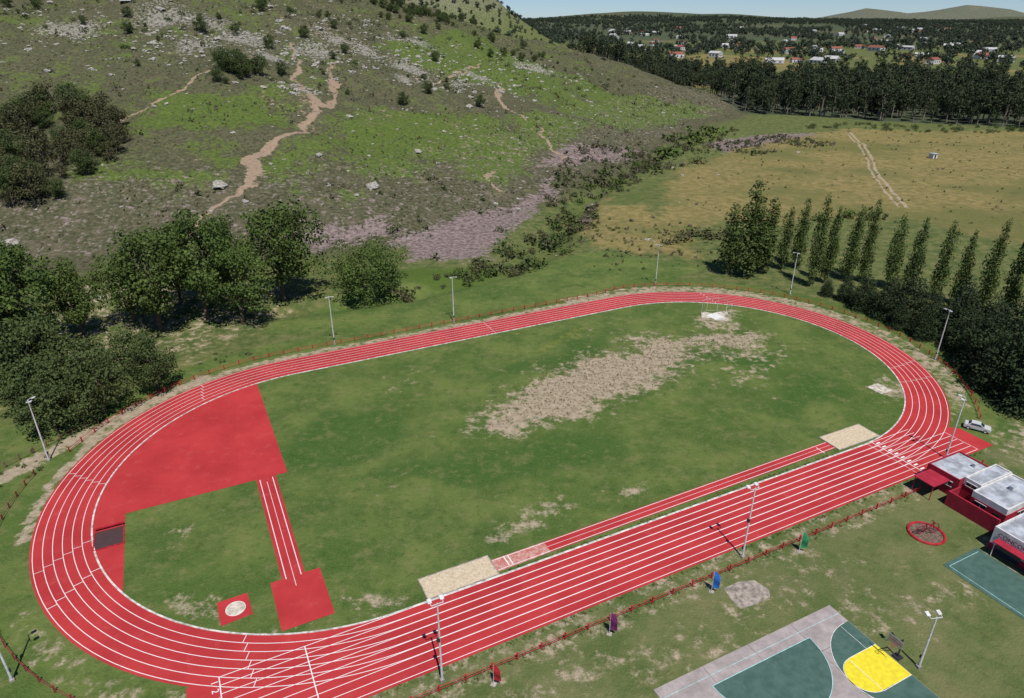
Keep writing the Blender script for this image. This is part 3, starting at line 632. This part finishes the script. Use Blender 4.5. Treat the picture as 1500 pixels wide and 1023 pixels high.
for x,y,s in [(59,231,6),(69,231,6.5),(64,236,6),(75,235,5),(54,226,4)]: plant('shrub',BO[k%2],x,y,s,s*.6);k+=1
def scatter(name,pts,sc,protos):
    n=len(pts);pts=np.asarray(pts,float);z=height(pts[:,0],pts[:,1])
    me=bpy.data.meshes.new(name);me.vertices.add(n);me.vertices.foreach_set('co',np.column_stack([pts,z]).astype(np.float32).ravel())
    def at(nm,ty,v,key='value'):
        a=me.attributes.new(nm,ty,'POINT');a.data.foreach_set(key,v)
    at('sc','FLOAT',np.asarray(sc,np.float32));at('rz','FLOAT',(RS.rand(n)*6.28).astype(np.float32));at('pi','INT',RS.randint(0,len(protos),n).astype(np.int32))
    o=bpy.data.objects.new(name,me);scn.collection.objects.link(o)
    col=bpy.data.collections.new(name+'_parts')
    for i,p in enumerate(protos):
        q=bpy.data.objects.new('%s_part_%d'%(name,i),p);col.objects.link(q)
    g=bpy.data.node_groups.new(name,'GeometryNodeTree')
    g.interface.new_socket('Geometry',in_out='INPUT',socket_type='NodeSocketGeometry');g.interface.new_socket('Geometry',in_out='OUTPUT',socket_type='NodeSocketGeometry')
    gi=g.nodes.new('NodeGroupInput');go=g.nodes.new('NodeGroupOutput')
    ci=g.nodes.new('GeometryNodeCollectionInfo');ci.inputs[0].default_value=col;ci.inputs['Separate Children'].default_value=True;ci.inputs['Reset Children'].default_value=True
    ip=g.nodes.new('GeometryNodeInstanceOnPoints');ip.inputs['Pick Instance'].default_value=True
    def na(nm,ty):
        a=g.nodes.new('GeometryNodeInputNamedAttribute');a.data_type=ty;a.inputs[0].default_value=nm
        return [s_ for s_ in a.outputs if s_.enabled and s_.name=='Attribute'][0]
    cx=g.nodes.new('ShaderNodeCombineXYZ');g.links.new(na('rz','FLOAT'),cx.inputs[2])
    g.links.new(gi.outputs[0],ip.inputs['Points']);g.links.new(ci.outputs[0],ip.inputs['Instance']);g.links.new(na('pi','INT'),ip.inputs['Instance Index'])
    g.links.new(cx.outputs[0],ip.inputs['Rotation']);g.links.new(na('sc','FLOAT'),ip.inputs['Scale']);g.links.new(ip.outputs[0],go.inputs[0])
    md=o.modifiers.new('scatter','NODES');md.node_group=g;return o
def inpoly(poly,n):
    P=np.array(poly);lo,hi=P.min(0),P.max(0);out=np.zeros((0,2))
    while len(out)<n:
        q=lo+(hi-lo)*RS.rand(n*2,2);out=np.concatenate([out,q[sdf(q[:,0],q[:,1],poly)>0]])
    return out[:n]
EU=[]
for s in (51,52,53,54):
    rs=np.random.RandomState(s);H=20+3*(s%4);n=22
    cl=shell(rs,n,4.4,H*.36,H*.58,.3);rad=rs.uniform(1.1,2.3,n)
    EU.append(crown('foliage',s,cl,rad,10,.95,M_E,[((0,0,0),(.2,0,H*.75),.4,.1),((0,0,H*.3),(2,1,H*.6),.2,.06),((0,0,H*.35),(-2,-1,H*.65),.2,.06)]))
FT=[]
for s in (61,62,63):
    rs=np.random.RandomState(s);cl=shell(rs,10,4.,4.5,6.5,.3);FT.append(crown('foliage',s,cl,rs.uniform(1.6,2.6,10),4,1.7,M_F,[((0,0,0),(0,0,7),.4,.2)]))
w1=inpoly([(185,590),(305,533),(365,498),(700,480),(700,560),(560,700),(480,790),(260,830),(190,700)],1700)
w1=w1[fbm(w1[:,0],w1[:,1],60,3,55)>.4]
scatter('eucalyptus_woods',w1,RS.uniform(.55,1.4,len(w1)),EU)
w2=inpoly([(70,640),(140,700),(215,760),(300,900),(230,1100),(120,1080),(60,800)],480)
scatter('eucalyptus_woods',w2,RS.uniform(.5,1.2,len(w2)),EU)
q=inpoly([(-100,900),(900,650),(3000,2500),(4200,5500),(-100,5500),(-300,2000)],15000)
f=fbm(q[:,0],q[:,1],200,3,71);q=q[((f>.5)|((q[:,1]>2600)&(f>.41)))&(sdf(q[:,0],q[:,1],[(560,800),(700,830),(640,1180),(470,1100)])<0)&(sdf(q[:,0],q[:,1],[(230,1150),(480,1130),(540,1500),(430,1650),(260,1400)])<0)]
scatter('distant_trees',q,RS.uniform(.7,2.0,len(q)),FT)
q=inpoly([(-330,1250),(90,1250),(90,1500),(-330,1500)],420);scatter('distant_trees',q,RS.uniform(.3,.9,len(q)),FT)
hm=inpoly([(-210,225),(-152,228),(-146,262),(-150,300),(-205,310),(-230,270)],80)
scatter('hillside_trees',hm,RS.uniform(.45,1.0,len(hm)),TO+[TD[0]])
cl=[(-133,362),(-140,364),(-128,371),(-136,368),(-145,369),(-119,381),(-174,422),(-160,488)];cl=np.array(cl)
scatter('hillside_pines',cl,np.array([.7,.75,.7,.75,.65,.5,.6,.6]),TD)
q=np.concatenate([inpoly([(-120,600),(-50,600),(-40,680),(-110,660)],40),inpoly([(-140,560),(40,540),(60,640),(-100,700)],40),inpoly([(-180,300),(40,400),(-40,560),(-200,500)],26),inpoly([(-300,420),(-180,400),(-160,520),(-260,540)],22)])
scatter('hillside_pines',q,RS.uniform(.15,.5,len(q)),TD)
q=inpoly([(-300,380),(-150,380),(-60,440),(60,520),(150,560),(100,640),(-60,680),(-300,560)],260)
scatter('ridge_shrubs',q,RS.gamma(2.5,.6,len(q))+.6,BD)
q=inpoly([(-330,190),(-200,182),(-100,200),(-20,235),(55,345),(145,515),(205,600),(190,700),(-60,760),(-420,620),(-420,250)],38000)
s=sdf(q[:,0],q[:,1],foot);f=fbm(q[:,0],q[:,1],22,4,81);pth=pdist(q[:,0],q[:,1],[(-112,174),(-109,231),(-104,248),(-98,262),(-105,284),(-100,293),(-92,310),(-90,340),(-105,361),(-129,443)])
keep=(RS.rand(len(q))<np.clip((f-.36)*4,0.06,1)*.6)&(pth>4);q=q[keep]
SB=[bushmesh(s_,M_D,5,20,.42) for s_ in (91,92)]+[bushmesh(s_,M_O,5,20,.42) for s_ in (93,)]+[bushmesh(94,M_W,5,20,.42)]
scatter('hillside_shrubs',q,RS.uniform(.3,.95,len(q))*(1+1.5*(RS.rand(len(q))>.95)),SB)
q=inpoly([(-40,205),(12,205),(14,290),(30,380),(75,404),(200,480),(200,430),(100,370),(40,300),(25,220)],1700)
q=q[fbm(q[:,0],q[:,1],18,3,87)>.42]
scatter('valley_shrubs',q,RS.gamma(2.2,.4,len(q))+.3,SB)
cr=np.array(creek[1:]);tt=RS.rand(420)*(len(cr)-1.001);i=tt.astype(int);q=cr[i]+(cr[i+1]-cr[i])*(tt-i)[:,None]+RS.normal(size=(420,2))*6
q=q[(ovald(q[:,0],q[:,1])[0]>58)&(fbm(q[:,0],q[:,1],22,3,88)>.46)];scatter('creek_shrubs',q,RS.gamma(1.8,.9,len(q))+.4,BU+BD+BO+BO)
q=inpoly([(60,240),(95,369),(233,495),(420,470),(300,200),(178,215)],420)
scatter('field_shrubs',q,RS.uniform(.3,1.2,len(q)),SB)
q=inpoly([(25,195),(60,200),(90,215),(60,260),(30,260)],160);scatter('field_shrubs',q,RS.uniform(.3,1.3,len(q)),SB+BU)
q=inpoly([(190,498),(340,470),(420,470),(380,510),(230,520)],120);scatter('field_shrubs',q,RS.uniform(1,3,len(q)),BD)
q=np.array([W(-L+52.5*math.cos(R(a)),52.5*math.sin(R(a))) for a in np.linspace(95,175,60)])+RS.normal(size=(60,2))*2
scatter('fence_weeds',q,RS.uniform(.3,.9,len(q)),BU+SB)
TUg=[bushmesh(s_,[leafmat('long_grass',(.045,.08,.02),(.12,.15,.05),0),BARK],4,25,.35) for s_ in (97,98)]
q=np.array([W(a,-49.6+RS.normal()*.35) for a in RS.uniform(-62,56,420)]+[W(a,-47.2+RS.normal()*.15) for a in RS.uniform(-66,60,260)]+[W(a,-36.1+RS.normal()*.12) for a in RS.uniform(-27,36,160)])
scatter('long_grass',q,RS.uniform(.15,.42,len(q)),TUg)
# rocks
RK=[]
t=NT('rock_mat',.9,.1);n=t.noise(1.5,5,.7);t.col(t.mix(t.mr(n,.35,.65),(.16,.15,.13),(.42,.4,.36)))
import bmesh
for s_ in range(3):
    bm=bmesh.new();bmesh.ops.create_icosphere(bm,subdivisions=2,radius=.5);rs=np.random.RandomState(s_)
    for v in bm.verts:
        d=v.co.copy();k_=1+.35*math.sin(d.x*7+s_*3)*math.cos(d.y*6)+.12*rs.normal();v.co=Vector((d.x*k_*1.3,d.y*k_,d.z*k_*.6))
    me=bpy.data.meshes.new('rock');bm.to_mesh(me);bm.free();me.materials.append(t.m);RK.append(me)
q=[]
for cx,cy,w_,n_ in [(-64,463,22,130),(-90,468,18,100),(-23,487,18,90),(-117,440,18,110),(-168,400,20,100),(-73,533,30,150),(16,561,18,90),(-240,409,30,100),(-30,458,16,80),(-105,361,7,70),(-150,420,26,130),(-200,440,40,200),(-60,400,60,160),(30,500,50,160),(-110,500,50,170),(-100,300,80,110)]:
    q.append(np.array([cx,cy])+RS.normal(size=(n_,2))*w_)
q=np.concatenate(q);scatter('rock_outcrop',q,RS.gamma(2.,.6,len(q))*.8+.3,RK)
TU=[bushmesh(s_,[leafmat('straw',(.15,.115,.065),(.36,.295,.2),0),BARK],4,25,.4) for s_ in (95,96)]
q=inpoly([(-6,112),(3,124),(12.3,137),(30.7,146),(42,149),(62,154),(56,143),(39,136),(32,128),(15,115.5),(-1,109.3)],2000);q=q+RS.normal(size=q.shape)*2.4
scatter('dry_grass_tufts',q,RS.uniform(.12,.42,len(q)),TU)
# ------------------------------------------------------------------ houses
HM=[WALLW,simple('roof_tile',(.25,.09,.06),.8,.2,1),simple('roof_metal',(.5,.5,.5),.5,.2,1),GLASS]
def house(x,y,w,l,h,rz,rm):
    b=MB();b.box((0,0,h/2),(w,l,h),0,0)
    b.add([(-w/2-.4,-l/2-.4,h),(w/2+.4,-l/2-.4,h),(w/2+.4,l/2+.4,h),(-w/2-.4,l/2+.4,h),(0,-l/2-.4,h+w*.28),(0,l/2+.4,h+w*.28)],[(0,1,4),(2,3,5),(1,2,5,4),(3,0,4,5)],rm)
    for i in (-1,0,1):
        b.box((i*w*.3,-l/2-.04,h*.5),(w*.14,.1,h*.4),0,3);b.box((-w/2-.04,i*l*.3,h*.5),(.1,l*.12,h*.4),0,3)
    b.obj('house',HM,(x,y,hz(x,y)+.5),rz)
hs=[(330,1500),(300,1700),(420,1900),(480,2100),(620,1650),(700,1700),(760,1750),(680,2300),(820,2250),(900,2400),(560,2500),(350,2600),(450,2900),(980,1900),(1100,2200),(800,1500),(1050,1500),(900,1350),(740,1300),(1200,3000),(1000,3300),(700,3200),(1500,3100),(1700,3300),(520,1350),(230,1900),(280,2300),(640,1720),(720,1640),(860,1560),(940,1480),(1010,1620),(560,1950),(390,2050),(1300,2600),(1120,1750)]
hs+=[(random.uniform(.12,.62)*y,y) for y in [random.uniform(1300,3600) for _ in range(40)]]
for i,(x,y) in enumerate(hs): house(x,y,random.uniform(10,18),random.uniform(16,40),random.uniform(4,8),random.uniform(0,3),1+(i%3>0))
house(190,205,8,12,3,.4,2)
house(-228,452,6,8,4,.4,2)
# ------------------------------------------------------------------ light, world, camera
sd=Vector((1.9,-6.05,12)).normalized()
sl=bpy.data.lights.new('sun','SUN');sl.energy=4.95;sl.angle=R(.5);sl.color=(1,.955,.88);so=bpy.data.objects.new('sun',sl);scn.collection.objects.link(so)
so.rotation_euler=(-sd).to_track_quat('-Z','Y').to_euler();so.location=(0,0,200)
w=bpy.data.worlds.new('World');scn.world=w;w.use_nodes=True;nt=w.node_tree
sk=nt.nodes.new('ShaderNodeTexSky');sk.sky_type='NISHITA';sk.sun_disc=False;sk.sun_elevation=math.asin(sd.z);sk.sun_rotation=math.atan2(sd.x,sd.y);sk.altitude=1500;sk.air_density=.9;sk.dust_density=.05;sk.ozone_density=3
mu=nt.nodes.new('ShaderNodeMix');mu.data_type='RGBA';mu.blend_type='MULTIPLY';mu.inputs[0].default_value=1;mu.inputs[7].default_value=(.78,.92,1.15,1)
nt.links.new(sk.outputs[0],mu.inputs[6]);nt.links.new(mu.outputs[2],nt.nodes['Background'].inputs[0]);nt.nodes['Background'].inputs[1].default_value=.075
cam=bpy.data.cameras.new('camera');co_=bpy.data.objects.new('camera',cam);scn.collection.objects.link(co_)
co_.location=(0,0,68.2);co_.rotation_euler=(R(90-25.66),0,0);cam.lens=24;cam.sensor_width=36;cam.clip_start=.5;cam.clip_end=30000
scn.camera=co_
scn.view_settings.view_transform='Standard';scn.view_settings.look='None';scn.view_settings.exposure=0
